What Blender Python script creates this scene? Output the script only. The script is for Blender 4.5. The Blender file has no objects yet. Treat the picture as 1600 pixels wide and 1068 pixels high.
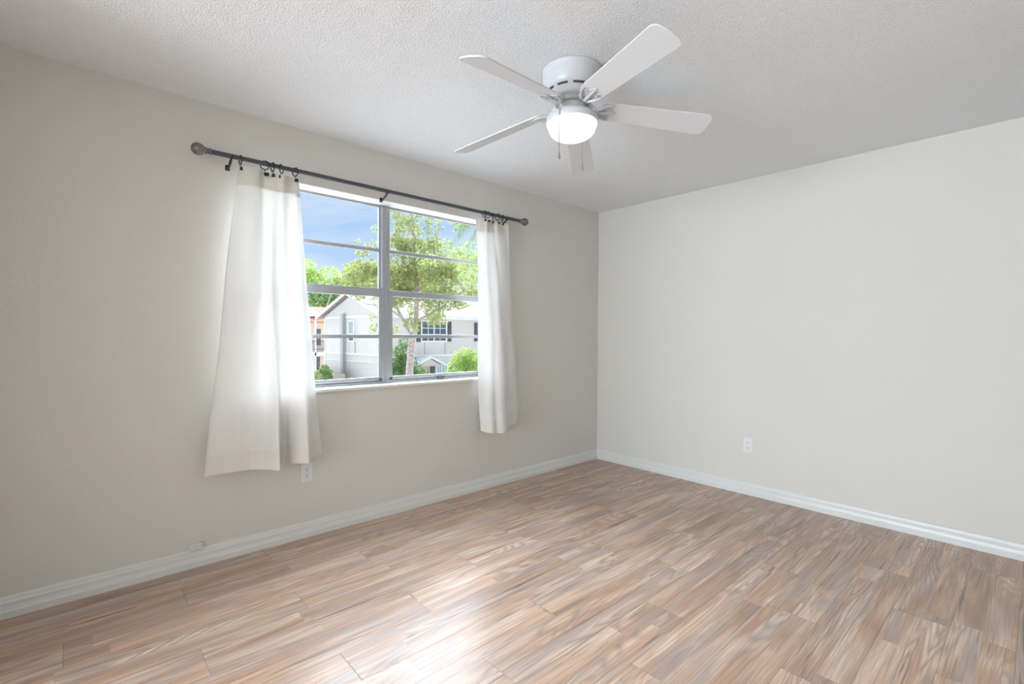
import bpy, bmesh, math, random
from mathutils import Vector, Matrix, Euler
PI = math.pi
scene = bpy.context.scene
col = scene.collection

# ------------------------------------------------------------------ camera
cam_d = bpy.data.cameras.new('camera')
cam = bpy.data.objects.new('camera', cam_d); col.objects.link(cam)
scene.camera = cam
CAM = Vector((-3.8722, -2.9815, 1.2272))
yaw, pitch, roll, F = 0.831895, -0.0149959, 0.00586861, 754.68
fw = Vector((math.cos(yaw)*math.cos(pitch), math.sin(yaw)*math.cos(pitch), math.sin(pitch)))
r0 = Vector((math.sin(yaw), -math.cos(yaw), 0)); u0 = r0.cross(fw)
rr = r0*math.cos(roll) + u0*math.sin(roll); uu = -r0*math.sin(roll) + u0*math.cos(roll)
M = Matrix((rr, uu, -fw)).transposed().to_4x4(); M.translation = CAM
cam.matrix_world = M
cam_d.sensor_width = 36.0; cam_d.lens = F/1600*36.0
cam_d.clip_start = 0.05; cam_d.clip_end = 300

# ------------------------------------------------------------------ exposure
scene.view_settings.view_transform = 'Standard'
scene.view_settings.look = 'None'
scene.view_settings.exposure = 0.0
scene.view_settings.gamma = 1.0
scene.view_settings.use_curve_mapping = False

# ------------------------------------------------------------------ node helpers
def N(nt, t, **kw):
    n = nt.nodes.new(t)
    for k, v in kw.items():
        if k.startswith('i_'):
            key = k[2:].replace('_', ' ')
            n.inputs[key].default_value = v
        else:
            setattr(n, k, v)
    return n
def L(nt, a, b): nt.links.new(a, b)
def math_n(nt, op, a, b=None, c=None):
    n = nt.nodes.new('ShaderNodeMath'); n.operation = op
    for i, x in enumerate((a, b, c)):
        if x is None: continue
        if hasattr(x, 'is_linked') or hasattr(x, 'links'): L(nt, x, n.inputs[i])
        else: n.inputs[i].default_value = x
    return n.outputs[0]
def mix_c(nt, fac, a, b, blend='MIX'):
    n = nt.nodes.new('ShaderNodeMix'); n.data_type = 'RGBA'; n.blend_type = blend
    for idx, x in ((0, fac), (6, a), (7, b)):
        if hasattr(x, 'links'): L(nt, x, n.inputs[idx])
        else: n.inputs[idx].default_value = x if idx == 0 else (*x, 1)
    return n.outputs[2]
def ramp(nt, fac, stops):
    n = nt.nodes.new('ShaderNodeValToRGB'); e = n.color_ramp.elements
    while len(e) < len(stops): e.new(0.5)
    for i, (p_, c_) in enumerate(stops):
        e[i].position = p_; e[i].color = (*c_, 1) if len(c_) == 3 else c_
    L(nt, fac, n.inputs[0]); return n.outputs[0]

# ------------------------------------------------------------------ world: pale blue sky with thin cloud
SKY = 1.0
w = bpy.data.worlds.new('sky'); scene.world = w; w.use_nodes = True
nt = w.node_tree; nt.nodes.clear()
tc = N(nt, 'ShaderNodeTexCoord'); sep = N(nt, 'ShaderNodeSeparateXYZ'); L(nt, tc.outputs['Generated'], sep.inputs[0])
grad = ramp(nt, sep.outputs[2], [(0.0, (0.72, 0.84, 0.97)), (0.12, (0.52, 0.73, 0.99)), (0.30, (0.38, 0.60, 0.97)), (1.0, (0.22, 0.42, 0.85))])
mp = N(nt, 'ShaderNodeMapping'); mp.inputs['Scale'].default_value = (2.2, 2.2, 8.0); mp.inputs['Location'].default_value = (0.4, 0.1, 0.3); L(nt, tc.outputs['Generated'], mp.inputs[0])
nz = N(nt, 'ShaderNodeTexNoise'); nz.inputs['Scale'].default_value = 1.6; nz.inputs['Detail'].default_value = 5; nz.inputs['Roughness'].default_value = 0.5; nz.inputs['Distortion'].default_value = 0.4
L(nt, mp.outputs[0], nz.inputs['Vector'])
cl = ramp(nt, nz.outputs[0], [(0.36, (0, 0, 0)), (0.68, (1, 1, 1))])
clf = math_n(nt, 'MULTIPLY', cl, 0.85)
skyc = mix_c(nt, clf, grad, (0.90, 0.95, 1.0))
bg = N(nt, 'ShaderNodeBackground'); bg.inputs[1].default_value = SKY; L(nt, skyc, bg.inputs[0])
out = N(nt, 'ShaderNodeOutputWorld'); L(nt, bg.outputs[0], out.inputs[0])

# ------------------------------------------------------------------ sun behind bright haze, outside the window
def add_light(name, kind, loc, energy, color=(1, 1, 1), rot=None, **kw):
    d = bpy.data.lights.new(name, kind); d.energy = energy; d.color = color
    for k, v in kw.items(): setattr(d, k, v)
    o = bpy.data.objects.new(name, d); o.location = loc
    if rot is not None: o.rotation_euler = rot
    col.objects.link(o); return o
SUN_FROM = Vector((0.40, 0.72, 0.50)).normalized()
sun = add_light('hazy_sun', 'SUN', (0, 6, 12), 30.0, (.86, 0.965, 1.08), angle=math.radians(95))
sun.rotation_euler = SUN_FROM.to_track_quat('Z', 'Y').to_euler()
HALL_FILL_E = 360.0

# ------------------------------------------------------------------ mesh helpers
class MB:
    def __init__(s): s.bm = bmesh.new(); s.smooth = False
    def box(s, lo, hi, rot=None, at=None):
        lo = Vector(lo); hi = Vector(hi); c = (lo+hi)/2; d = hi-lo
        m = Matrix.Translation(c) @ Matrix.Diagonal((*d, 1))
        if rot is not None:
            m = Matrix.Translation(at or c) @ rot.to_4x4() @ Matrix.Translation(-(at or c)) @ m
        bmesh.ops.create_cube(s.bm, size=1, matrix=m); return s
    def tube(s, pts, r, seg=12, caps=True):
        pts = [Vector(p) for p in pts]; n = len(pts)
        rs = r if isinstance(r, (list, tuple)) else [r]*n
        rings = []; prev = None
        for i, p in enumerate(pts):
            t = (pts[min(i+1, n-1)]-pts[max(i-1, 0)]).normalized()
            if prev is None:
                a = Vector((0, 0, 1)) if abs(t.z) < .9 else Vector((1, 0, 0))
                x = t.cross(a).normalized()
            else:
                x = (prev - t*prev.dot(t)).normalized()
            prev = x; y = t.cross(x)
            rings.append([s.bm.verts.new(p + (x*math.cos(2*PI*k/seg)+y*math.sin(2*PI*k/seg))*rs[i]) for k in range(seg)])
        for a, b in zip(rings, rings[1:]):
            for k in range(seg):
                s.bm.faces.new((a[k], a[(k+1) % seg], b[(k+1) % seg], b[k]))
        if caps:
            s.bm.faces.new(rings[0][::-1]); s.bm.faces.new(rings[-1])
        return s
    def lathe(s, prof, seg=48, mat=None):
        """prof: list of (r,z) top to bottom or any order; r=0 closes"""
        mat = mat or Matrix.Identity(4); rings = []
        for r, z in prof:
            if r < 1e-6: rings.append([s.bm.verts.new(mat @ Vector((0, 0, z)))])
            else: rings.append([s.bm.verts.new(mat @ Vector((r*math.cos(2*PI*k/seg), r*math.sin(2*PI*k/seg), z))) for k in range(seg)])
        for a, b in zip(rings, rings[1:]):
            for k in range(seg):
                k2 = (k+1) % seg
                if len(a) == 1 and len(b) == 1: continue
                if len(a) == 1: s.bm.faces.new((a[0], b[k2], b[k]))
                elif len(b) == 1: s.bm.faces.new((a[k], a[k2], b[0]))
                else: s.bm.faces.new((a[k], a[k2], b[k2], b[k]))
        return s
    def torus(s, R, r, mat, seg=28, seg2=8):
        rings = []
        for i in range(seg):
            a = 2*PI*i/seg
            rings.append([s.bm.verts.new(mat @ Vector(((R+r*math.cos(b))*math.cos(a), (R+r*math.cos(b))*math.sin(a), r*math.sin(b)))) for b in [2*PI*j/seg2 for j in range(seg2)]])
        for i in range(seg):
            for j in range(seg2):
                s.bm.faces.new((rings[i][j], rings[(i+1) % seg][j], rings[(i+1) % seg][(j+1) % seg2], rings[i][(j+1) % seg2]))
        return s
    def prism(s, poly, axis_vec, mat=None):
        """poly: list of 3d points (planar), extruded by axis_vec"""
        mat = mat or Matrix.Identity(4); av = Vector(axis_vec)
        a = [s.bm.verts.new(mat @ Vector(p)) for p in poly]; b = [s.bm.verts.new(mat @ (Vector(p)+av)) for p in poly]
        n = len(a)
        s.bm.faces.new(a[::-1]); s.bm.faces.new(b)
        for i in range(n): s.bm.faces.new((a[i], a[(i+1) % n], b[(i+1) % n], b[i]))
        return s
    def build(s, name, mat, parent=None, bevel=0, smooth=False, xf=None):
        bmesh.ops.recalc_face_normals(s.bm, faces=s.bm.faces)
        me = bpy.data.meshes.new(name); 
        if xf is not None: bmesh.ops.transform(s.bm, matrix=xf, verts=s.bm.verts)
        s.bm.to_mesh(me); s.bm.free()
        if mat: me.materials.append(mat)
        o = bpy.data.objects.new(name, me); col.objects.link(o)
        if parent: o.parent = parent
        if smooth:
            for p in me.polygons: p.use_smooth = True
            try: me.set_sharp_from_angle(angle=math.radians(40))
            except Exception: pass
        if bevel:
            m = o.modifiers.new('bevel', 'BEVEL'); m.width = bevel; m.segments = 2; m.limit_method = 'ANGLE'
        return o
def pydata(name, verts, faces, mat, parent=None, smooth=False):
    me = bpy.data.meshes.new(name); me.from_pydata([tuple(v) for v in verts], [], faces); me.update()
    me.materials.append(mat)
    o = bpy.data.objects.new(name, me); col.objects.link(o)
    if parent: o.parent = parent
    if smooth:
        for p in me.polygons: p.use_smooth = True
    return o
def thing(name, label, cat, loc=(0, 0, 0), group=None):
    o = bpy.data.objects.new(name, None); col.objects.link(o); o.location = loc; o.empty_display_size = .1
    o['label'] = label; o['category'] = cat
    if group: o['group'] = group
    return o
def tag(o, label, cat, group=None):
    o['label'] = label; o['category'] = cat
    if group: o['group'] = group
    return o
def struct(o, label=None):
    o['kind'] = 'structure'
    if label: o['label'] = label
    return o

# ------------------------------------------------------------------ materials
def mat(name, color, rough=.6, metal=0, spec=.5, bump=None, bscale=50, bdist=.001, var=0, vscale=3):
    m = bpy.data.materials.new(name); m.use_nodes = True; nt = m.node_tree
    b = nt.nodes['Principled BSDF']
    b.inputs['Base Color'].default_value = (*color, 1); b.inputs['Roughness'].default_value = rough
    b.inputs['Metallic'].default_value = metal; b.inputs['Specular IOR Level'].default_value = spec
    tc = N(nt, 'ShaderNodeTexCoord')
    if var:
        nz = N(nt, 'ShaderNodeTexNoise'); nz.inputs['Scale'].default_value = vscale; nz.inputs['Detail'].default_value = 4
        L(nt, tc.outputs['Object'], nz.inputs['Vector'])
        lo = tuple(c*(1-var) for c in color); hi = tuple(min(1, c*(1+var)) for c in color)
        L(nt, ramp(nt, nz.outputs[0], [(.3, lo), (.7, hi)]), b.inputs['Base Color'])
    if bump:
        nz = N(nt, 'ShaderNodeTexNoise'); nz.inputs['Scale'].default_value = bscale; nz.inputs['Detail'].default_value = 3
        L(nt, tc.outputs['Object'], nz.inputs['Vector'])
        bp = N(nt, 'ShaderNodeBump'); bp.inputs['Strength'].default_value = bump; bp.inputs['Distance'].default_value = bdist
        L(nt, nz.outputs[0], bp.inputs['Height']); L(nt, bp.outputs[0], b.inputs['Normal'])
    return m
M_wall = mat('wall_paint', (.70, .672, .618), .62, bump=.5, bscale=45, bdist=.002, spec=.3)
M_trim = mat('trim_paint', (.72, .72, .69), .35)
M_reveal = mat('reveal_paint', (.86, .85, .82), .5)
M_marble = mat('sill_stone', (.84, .83, .80), .25, var=.04, vscale=8)
M_alu = mat('window_aluminium', (.44, .45, .47), .45, metal=.25, var=.04, vscale=30)
M_dark = mat('dark_slot', (.06, .06, .055), .8)
M_white_metal = mat('white_enamel', (.60, .60, .61), .3, spec=.5)
M_blade = mat('white_blade', (.74, .74, .74), .42)
M_pewter = mat('pewter', (.235, .215, .195), .42, metal=.75, bump=.3, bscale=120, bdist=.001, var=.15, vscale=60)
M_rodm = mat('rod_metal', (.095, .097, .105), .45, metal=.5)
M_black = mat('black_metal', (.025, .027, .032), .5, metal=.3)
M_outlet = mat('outlet_plastic', (.78, .78, .77), .35)
M_slot = mat('outlet_slot', (.03, .03, .03), .6)
M_hallwall = mat('added_hall_paint', (.80, .78, .74), .7)

# ceiling: popcorn texture
m = M_ceil = bpy.data.materials.new('popcorn_ceiling'); m.use_nodes = True; nt = m.node_tree; b = nt.nodes['Principled BSDF']
b.inputs['Roughness'].default_value = .9; b.inputs['Specular IOR Level'].default_value = .1
tc = N(nt, 'ShaderNodeTexCoord')
n1 = N(nt, 'ShaderNodeTexNoise'); n1.inputs['Scale'].default_value = 120; n1.inputs['Detail'].default_value = 3; n1.inputs['Roughness'].default_value = .6
L(nt, tc.outputs['Object'], n1.inputs['Vector'])
v1 = N(nt, 'ShaderNodeTexVoronoi'); v1.inputs['Scale'].default_value = 150; L(nt, tc.outputs['Object'], v1.inputs['Vector'])
h = math_n(nt, 'SUBTRACT', n1.outputs[0], math_n(nt, 'MULTIPLY', v1.outputs['Distance'], .6))
bp = N(nt, 'ShaderNodeBump'); bp.inputs['Strength'].default_value = .8; bp.inputs['Distance'].default_value = .0042
L(nt, h, bp.inputs['Height']); L(nt, bp.outputs[0], b.inputs['Normal'])
L(nt, ramp(nt, n1.outputs[0], [(.3, (.85, .855, .86)), (.62, (.905, .91, .915))]), b.inputs['Base Color'])

# floor: wood laminate planks running along X
PW, PL = 0.1945, 1.22
m = M_floor = bpy.data.materials.new('laminate_floor'); m.use_nodes = True; nt = m.node_tree; b = nt.nodes['Principled BSDF']
tc = N(nt, 'ShaderNodeTexCoord'); sp = N(nt, 'ShaderNodeSeparateXYZ'); L(nt, tc.outputs['Object'], sp.inputs[0])
X, Y = sp.outputs[0], sp.outputs[1]
rowf = math_n(nt, 'DIVIDE', math_n(nt, 'ADD', math_n(nt, 'MULTIPLY', Y, -1.0), -0.0145), PW)
row = math_n(nt, 'FLOOR', rowf); rfrac = math_n(nt, 'FRACT', rowf)
xs = math_n(nt, 'DIVIDE', math_n(nt, 'ADD', X, math_n(nt, 'ADD', math_n(nt, 'MULTIPLY', row, -0.8065), 3.118+0.8065*6+PL*20)), PL)
pidx = math_n(nt, 'FLOOR', xs); pfr = math_n(nt, 'FRACT', xs)
def comb(x, y, z=0.0):
    c = N(nt, 'ShaderNodeCombineXYZ')
    for i, q in enumerate((x, y, z)):
        if hasattr(q, 'links'): L(nt, q, c.inputs[i])
        else: c.inputs[i].default_value = q
    return c.outputs[0]
# two printed strips per plank, each with its own printed joints
st = math_n(nt, 'FLOOR', math_n(nt, 'MULTIPLY', rowf, 2.0))
wn0 = N(nt, 'ShaderNodeTexWhiteNoise'); wn0.noise_dimensions = '1D'; L(nt, st, wn0.inputs['W'])
sx = math_n(nt, 'ADD', math_n(nt, 'MULTIPLY', xs, .95), math_n(nt, 'MULTIPLY', wn0.outputs[0], 7.3))
sidx = math_n(nt, 'FLOOR', sx)
wn = N(nt, 'ShaderNodeTexWhiteNoise'); wn.noise_dimensions = '3D'; L(nt, comb(st, sidx, pidx), wn.inputs['Vector'])
wsep = N(nt, 'ShaderNodeSeparateColor'); L(nt, wn.outputs['Color'], wsep.inputs[0])
ra, rb_, rc = wsep.outputs[0], wsep.outputs[1], wsep.outputs[2]
def noise(vec, scale, detail=4, rough=.55, dist=0):
    n = N(nt, 'ShaderNodeTexNoise'); n.inputs['Scale'].default_value = scale; n.inputs['Detail'].default_value = detail
    n.inputs['Roughness'].default_value = rough; n.inputs['Distortion'].default_value = dist; L(nt, vec, n.inputs['Vector']); return n.outputs[0]
ox = math_n(nt, 'MULTIPLY', ra, 37.0); oy = math_n(nt, 'MULTIPLY', rb_, 19.0)
vlong = comb(math_n(nt, 'ADD', math_n(nt, 'MULTIPLY', X, 1.0), ox), math_n(nt, 'ADD', math_n(nt, 'MULTIPLY', Y, 9.0), oy))
vfine = comb(math_n(nt, 'ADD', math_n(nt, 'MULTIPLY', X, .62), ox), math_n(nt, 'ADD', math_n(nt, 'MULTIPLY', Y, 26.0), oy))
big = noise(vlong, 1.6, 3, .5, .6)
# growth rings: contours of a stretched noise field
ringf = noise(vlong, 0.75, 1.6, .4, .35)
rings = math_n(nt, 'FRACT', math_n(nt, 'MULTIPLY', ringf, 22.0))
rings = math_n(nt, 'ABSOLUTE', math_n(nt, 'SUBTRACT', rings, 0.5))       # 0..0.5
fine = noise(vfine, 4.5, 5, .65, .15)
crack = noise(vfine, 1.6, 3, .6, 1.2)
base = ramp(nt, big, [(.28, (.40, .235, .145)), (.45, (.52, .335, .225)), (.60, (.66, .48, .36)), (.75, (.77, .61, .49))])
c1 = mix_c(nt, math_n(nt, 'MULTIPLY', ramp(nt, fine, [(.34, (1, 1, 1)), (.56, (0, 0, 0))]), .58), base, (.27, .19, .155))
rmask = math_n(nt, 'ADD', math_n(nt, 'MULTIPLY', ramp(nt, noise(vlong, .8, 2, .5, .4), [(.42, (0, 0, 0)), (.60, (1, 1, 1))]), .58), .08)
c2 = mix_c(nt, math_n(nt, 'MULTIPLY', ramp(nt, rings, [(.0, (1, 1, 1)), (.34, (0, 0, 0))]), rmask), c1, (.25, .185, .165))
# grey streak areas and dark cracks
gmask = ramp(nt, noise(vlong, 1.3, 3, .5, .8), [(.48, (0, 0, 0)), (.64, (1, 1, 1))])
c3 = mix_c(nt, math_n(nt, 'MULTIPLY', gmask, .50), c2, (.33, .285, .275))
cm = ramp(nt, crack, [(.60, (0, 0, 0)), (.70, (1, 1, 1))])
c4 = mix_c(nt, math_n(nt, 'MULTIPLY', cm, .75), c3, (.13, .085, .065))
tone = math_n(nt, 'ADD', math_n(nt, 'MULTIPLY', rc, .20), 1.02)
vm = N(nt, 'ShaderNodeVectorMath'); vm.operation = 'SCALE'; L(nt, c4, vm.inputs[0]); L(nt, tone, vm.inputs['Scale'])
# plank seams
def near0(f, w_):  # f fract in 0..1, returns 1 near integer
    d = math_n(nt, 'MINIMUM', f, math_n(nt, 'SUBTRACT', 1.0, f)); return math_n(nt, 'LESS_THAN', d, w_)
seam = math_n(nt, 'MAXIMUM', near0(rfrac, .0011/PW), near0(pfr, .0012/PL))
c5 = mix_c(nt, math_n(nt, 'MULTIPLY', seam, .32), vm.outputs[0], (.07, .055, .05))
L(nt, c5, b.inputs['Base Color'])
rg = math_n(nt, 'ADD', math_n(nt, 'MULTIPLY', fine, .10), .25); rg = math_n(nt, 'ADD', rg, math_n(nt, 'MULTIPLY', seam, .5))
L(nt, rg, b.inputs['Roughness']); b.inputs['Specular IOR Level'].default_value = .5
bh = math_n(nt, 'SUBTRACT', math_n(nt, 'MULTIPLY', fine, .12), seam)
bp = N(nt, 'ShaderNodeBump'); bp.inputs['Strength'].default_value = .35; bp.inputs['Distance'].default_value = .0012
L(nt, bh, bp.inputs['Height']); L(nt, bp.outputs[0], b.inputs['Normal'])

# curtain cloth: cream, lets daylight through
def cloth(name, color, trans):
    m = bpy.data.materials.new(name); m.use_nodes = True; nt = m.node_tree; nt.nodes.clear()
    tc = N(nt, 'ShaderNodeTexCoord')
    d = N(nt, 'ShaderNodeBsdfDiffuse'); t = N(nt, 'ShaderNodeBsdfTranslucent'); mx = N(nt, 'ShaderNodeMixShader'); o = N(nt, 'ShaderNodeOutputMaterial')
    nz = N(nt, 'ShaderNodeTexNoise'); nz.inputs['Scale'].default_value = 25; nz.inputs['Detail'].default_value = 6
    mp = N(nt, 'ShaderNodeMapping'); mp.inputs['Scale'].default_value = (1, 1, .35); L(nt, tc.outputs['Object'], mp.inputs[0]); L(nt, mp.outputs[0], nz.inputs['Vector'])
    c = ramp(nt, nz.outputs[0], [(.3, tuple(x*.97 for x in color)), (.7, color)])
    L(nt, c, d.inputs[0]); L(nt, c, t.inputs[0])
    bp = N(nt, 'ShaderNodeBump'); bp.inputs['Strength'].default_value = .25; bp.inputs['Distance'].default_value = .003
    L(nt, nz.outputs[0], bp.inputs['Height']); L(nt, bp.outputs[0], d.inputs['Normal'])
    mx.inputs[0].default_value = trans; L(nt, d.outputs[0], mx.inputs[1]); L(nt, t.outputs[0], mx.inputs[2]); L(nt, mx.outputs[0], o.inputs[0])
    return m
M_cloth = cloth('curtain_cloth', (.85, .835, .80), .145)
M_hem = cloth('curtain_hem_cloth', (.83, .79, .72), .06)

def glass_mat(name, tint, refl):
    m = bpy.data.materials.new(name); m.use_nodes = True; nt = m.node_tree; nt.nodes.clear()
    t = N(nt, 'ShaderNodeBsdfTransparent'); t.inputs[0].default_value = (*tint, 1)
    g = N(nt, 'ShaderNodeBsdfGlossy'); g.inputs['Roughness'].default_value = .02
    fr = N(nt, 'ShaderNodeFresnel'); fr.inputs[0].default_value = 1.35
    f = math_n(nt, 'MULTIPLY', fr.outputs[0], refl)
    mx = N(nt, 'ShaderNodeMixShader'); o = N(nt, 'ShaderNodeOutputMaterial')
    L(nt, f, mx.inputs[0]); L(nt, t.outputs[0], mx.inputs[1]); L(nt, g.outputs[0], mx.inputs[2]); L(nt, mx.outputs[0], o.inputs[0]); return m
M_glass = glass_mat('window_glass', (.985, .99, .99), .12)

def emis(name, color, strength):
    m = bpy.data.materials.new(name); m.use_nodes = True; nt = m.node_tree
    b = nt.nodes['Principled BSDF']; b.inputs['Base Color'].default_value = (.9, .9, .9, 1); b.inputs['Roughness'].default_value = .3
    b.inputs['Emission Color'].default_value = (*color, 1); b.inputs['Emission Strength'].default_value = strength
    return m

# ------------------------------------------------------------------ room shell
H = 2.44; XB = -4.35; YF = -3.25; WT = .16
WX0, WX1, WZ0, WZ1 = -3.15, -1.37, .868, 2.122
fl = MB().box((XB-WT, YF-WT, -.12), (WT, WT, 0)).build('floor', M_floor); struct(fl)
ce = MB().box((XB-WT, YF-WT, H), (WT, WT, H+.12)).build('ceiling', M_ceil); struct(ce)
wl = MB()
wl.box((XB-WT, 0, 0), (WX0, WT, H)); wl.box((WX1, 0, 0), (WT, WT, H))
wl.box((WX0, 0, 0), (WX1, WT, WZ0)); wl.box((WX0, 0, WZ1), (WX1, WT, H))
struct(wl.build('wall_left', M_wall))
struct(MB().box((0, YF-WT, 0), (WT, 0, H)).build('wall_right', M_wall))
struct(MB().box((XB-WT, YF-WT, 0), (0, YF, H)).build('wall_front', M_wall))
DY0, DY1, DZ = -3.05, -0.72, 2.34  # made-up doorway, out of view, lets the hall's fill light into the room
wb = MB(); wb.box((XB-WT, YF, 0), (XB, DY0, H)); wb.box((XB-WT, DY1, 0), (XB, 0, H)); wb.box((XB-WT, DY0, DZ), (XB, DY1, H))
struct(wb.build('wall_back', M_wall))
# made-up hall behind the camera, unseen, houses the room's fill lights
hx0 = XB-WT-5.0
struct(MB().box((hx0, -3.4, -.12), (XB-WT, .2, 0)).build('floor_added_hall', M_floor))
struct(MB().box((hx0, -3.4, H), (XB-WT, .2, H+.12)).build('ceiling_added_hall', M_hallwall))
hw = MB(); hw.box((hx0-.1, -3.5, -.12), (hx0, .3, H+.12)); hw.box((hx0, -3.5, -.12), (XB-WT, -3.4, H+.12)); hw.box((hx0, .2, -.12), (XB-WT, .3, H+.12))
struct(hw.build('wall_added_hall', M_hallwall))
hl = thing('added_hall_lamp', 'round white flush ceiling lamp added out of view as fill, in the made-up hall', 'ceiling lamp', (hx0+1.1, -1.55, H))  # invented lamp, never in view, adds to the fill
MB().lathe([(0, 0), (.17, 0), (.17, -.03), (.0, -.03)], 32).build('base_plate', M_white_metal, hl, smooth=True)
MB().lathe([(.15, -.03), (.14, -.06), (.09, -.085), (0, -.095)], 32).build('lamp_shade', emis('added_lamp_glass', (1, .96, .9), 4), hl, smooth=True)
add_light('hall_fill', 'AREA', (hx0+.12, -1.65, 1.15), HALL_FILL_E, (.82, .955, 1.10), (0, -PI/2-.12, 0), shape='RECTANGLE', size=1.9, size_y=3.0)  # added area light brightening the room through the doorway; no window stands here

# reveal lining of the window (white painted)
rv = MB(); t_ = .004
rv.box((WX0, 0.0, WZ0), (WX0+t_, WT, WZ1)); rv.box((WX1-t_, 0.0, WZ0), (WX1, WT, WZ1)); rv.box((WX0, 0.0, WZ1-t_), (WX1, WT, WZ1))
struct(rv.build('trim_1', M_reveal))

# baseboards: moulded profile (depth, height)
def baseboard(name, a, b, inward):
    a = Vector(a); b = Vector(b); d = Vector(inward)
    prof = [(0, 0), (.018, 0), (.018, .030), (.015, .036), (.012, .052), (.012, .066), (.009, .072), (.007, .084), (.004, .090), (0, .092)]
    m = MB(); va = [m.bm.verts.new(a + d*p + Vector((0, 0, q))) for p, q in prof]; vb = [m.bm.verts.new(b + d*p + Vector((0, 0, q))) for p, q in prof]
    n = len(prof)
    for i in range(n): m.bm.faces.new((va[i], va[(i+1) % n], vb[(i+1) % n], vb[i]))
    m.bm.faces.new(va); m.bm.faces.new(vb[::-1])
    return struct(m.build(name, M_trim))
baseboard('baseboard_left', (XB, 0, 0), (0, 0, 0), (0, -1, 0))
baseboard('baseboard_right', (0, YF, 0), (0, 0, 0), (-1, 0, 0))
baseboard('baseboard_front', (XB, YF, 0), (0, YF, 0), (0, 1, 0))
baseboard('baseboard_back', (XB, YF, 0), (XB, DY0, 0), (1, 0, 0))

# ------------------------------------------------------------------ window
win = bpy.data.objects.new('window_1', None); col.objects.link(win); win.location = ((WX0+WX1)/2, 0.1, WZ0); struct(win)
IW = Matrix.Translation(-win.location)
SZ = .886
MB().box((WX0-.0, -.022, WZ0), (WX1+.0, WT-.002, SZ)).build('window_sill', M_marble, win, bevel=.004, xf=IW)
fy0, fy1 = .100, .150
MXc = -2.256; mw = .028
fr = MB()
fr.box((WX0+t_, fy0, SZ), (WX0+.03, fy1, WZ1-t_)); fr.box((WX1-.03, fy0, SZ), (WX1-t_, fy1, WZ1-t_))
fr.box((WX0+t_, fy0+.018, WZ1-.010), (WX1-t_, fy1, WZ1-t_)); fr.box((WX0+t_, fy0-.006, SZ), (WX1-t_, fy1, SZ+.014))
fr.box((WX0+t_, fy0+.006, SZ+.014), (WX1-t_, fy1, SZ+.024))
fr.build('window_frame', M_alu, win, bevel=.0015, xf=IW)
mu = MB(); mu.box((MXc-mw, fy0-.004, SZ+.006), (MXc+mw, fy1, WZ1-.016)); mu.box((MXc-.003, fy0-.008, SZ+.006), (MXc+.003, fy0-.004, WZ1-.016))
mu.build('mullion', M_alu, win, bevel=.0015, xf=IW)
for side in (0, 1):
    x0, x1 = ((WX0+.03, MXc-mw), (MXc+mw, WX1-.03))[side]
    # upper sash (outer track)
    s = MB(); ya, yb = .122, .140
    s.box((x0, ya, 1.50), (x0+.014, yb, WZ1-.010)); s.box((x1-.014, ya, 1.50), (x1, yb, WZ1-.010))
    s.box((x0, ya+.004, WZ1-.017), (x1, yb, WZ1-.009))
    us = s.build('upper_sash', M_alu, win, bevel=.001, xf=IW)
    MB().box((x0+.012, ya+.001, 1.795), (x1-.012, yb-.002, 1.820)).build('muntin', M_alu, us, bevel=.002, xf=IW)
    MB().box((x0+.010, .130, 1.53), (x1-.010, .1325, WZ1-.012)).build('pane', M_glass, us, xf=IW)
    # lower sash (inner track)
    s = MB(); ya, yb = .098, .118
    zt = (1.541, 1.534)[side]; zb = (1.484, 1.492)[side]
    s.box((x0, ya, zb), (x1, yb+.006, zt-.012)); s.box((x0, ya+.006, zt-.012), (x1, yb+.006, zt)); s.box((x0, ya-.004, zb), (x1, ya, zb+.010))
    s.box((x0, ya, SZ+.024), (x0+.024, yb, zb)); s.box((x1-.024, ya, SZ+.024), (x1, yb, zb))
    s.box((x0, ya, SZ+.020), (x1, yb, SZ+.036)); s.box((x0, ya+.005, SZ+.036), (x1, yb, SZ+.044))
    ls = s.build('lower_sash', M_alu, win, bevel=.001, xf=IW)
    MB().box((x0+.02, ya+.001, 1.198), (x1-.02, yb-.002, 1.223)).build('muntin', M_alu, ls, bevel=.002, xf=IW)
    MB().box((x0+.02, .108, SZ+.04), (x1-.02, .1105, zb+.01)).build('pane', M_glass, ls, xf=IW)
lt = MB(); lt.box((-1.835, .083, SZ+.015), (-1.765, .099, SZ+.021)); lt.prism([(-1.825, .084, SZ+.012), (-1.775, .084, SZ+.012), (-1.785, .072, SZ+.012), (-1.815, .072, SZ+.012)], (0, 0, .008))
lt.build('latch', M_rodm, win, xf=IW)

# ------------------------------------------------------------------ curtain rod, brackets, rings
RY, RZ = -.09, 2.158
rod = thing('curtain_rod', 'long thin gunmetal curtain rod with pewter ball finials above the window', 'curtain rod', (-2.24, RY, RZ))
def ycyl(prof, xbase, sgn):
    return Matrix.Translation((xbase, 0, 0)) @ Matrix.Rotation(sgn*PI/2, 4, 'Y')
m = MB(); m.tube([(-3.345+2.24, 0, 0), (-1.62+2.24, 0, 0)], .0125, 16); m.tube([(-1.62+2.24, 0, 0), (-1.15+2.24, 0, 0)], .0125, 16)
m.build('rod_tube', M_rodm, rod, smooth=True)
fin = [(0.0125, 0), (.0165, .002), (.0165, .008), (.012, .011), (.012, .017), (.0175, .020), (.0185, .024), (.016, .028), (.024, .036), (.0295, .048), (.031, .058), (.0285, .071), (.021, .081), (.010, .0875), (0, .089)]
MB().lathe(fin, 28, ycyl(fin, -3.338+2.24, -1)).build('finial', M_pewter, rod, smooth=True)
MB().lathe(fin, 28, ycyl(fin, -1.162+2.24, 1)).build('finial', M_pewter, rod, smooth=True)
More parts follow.
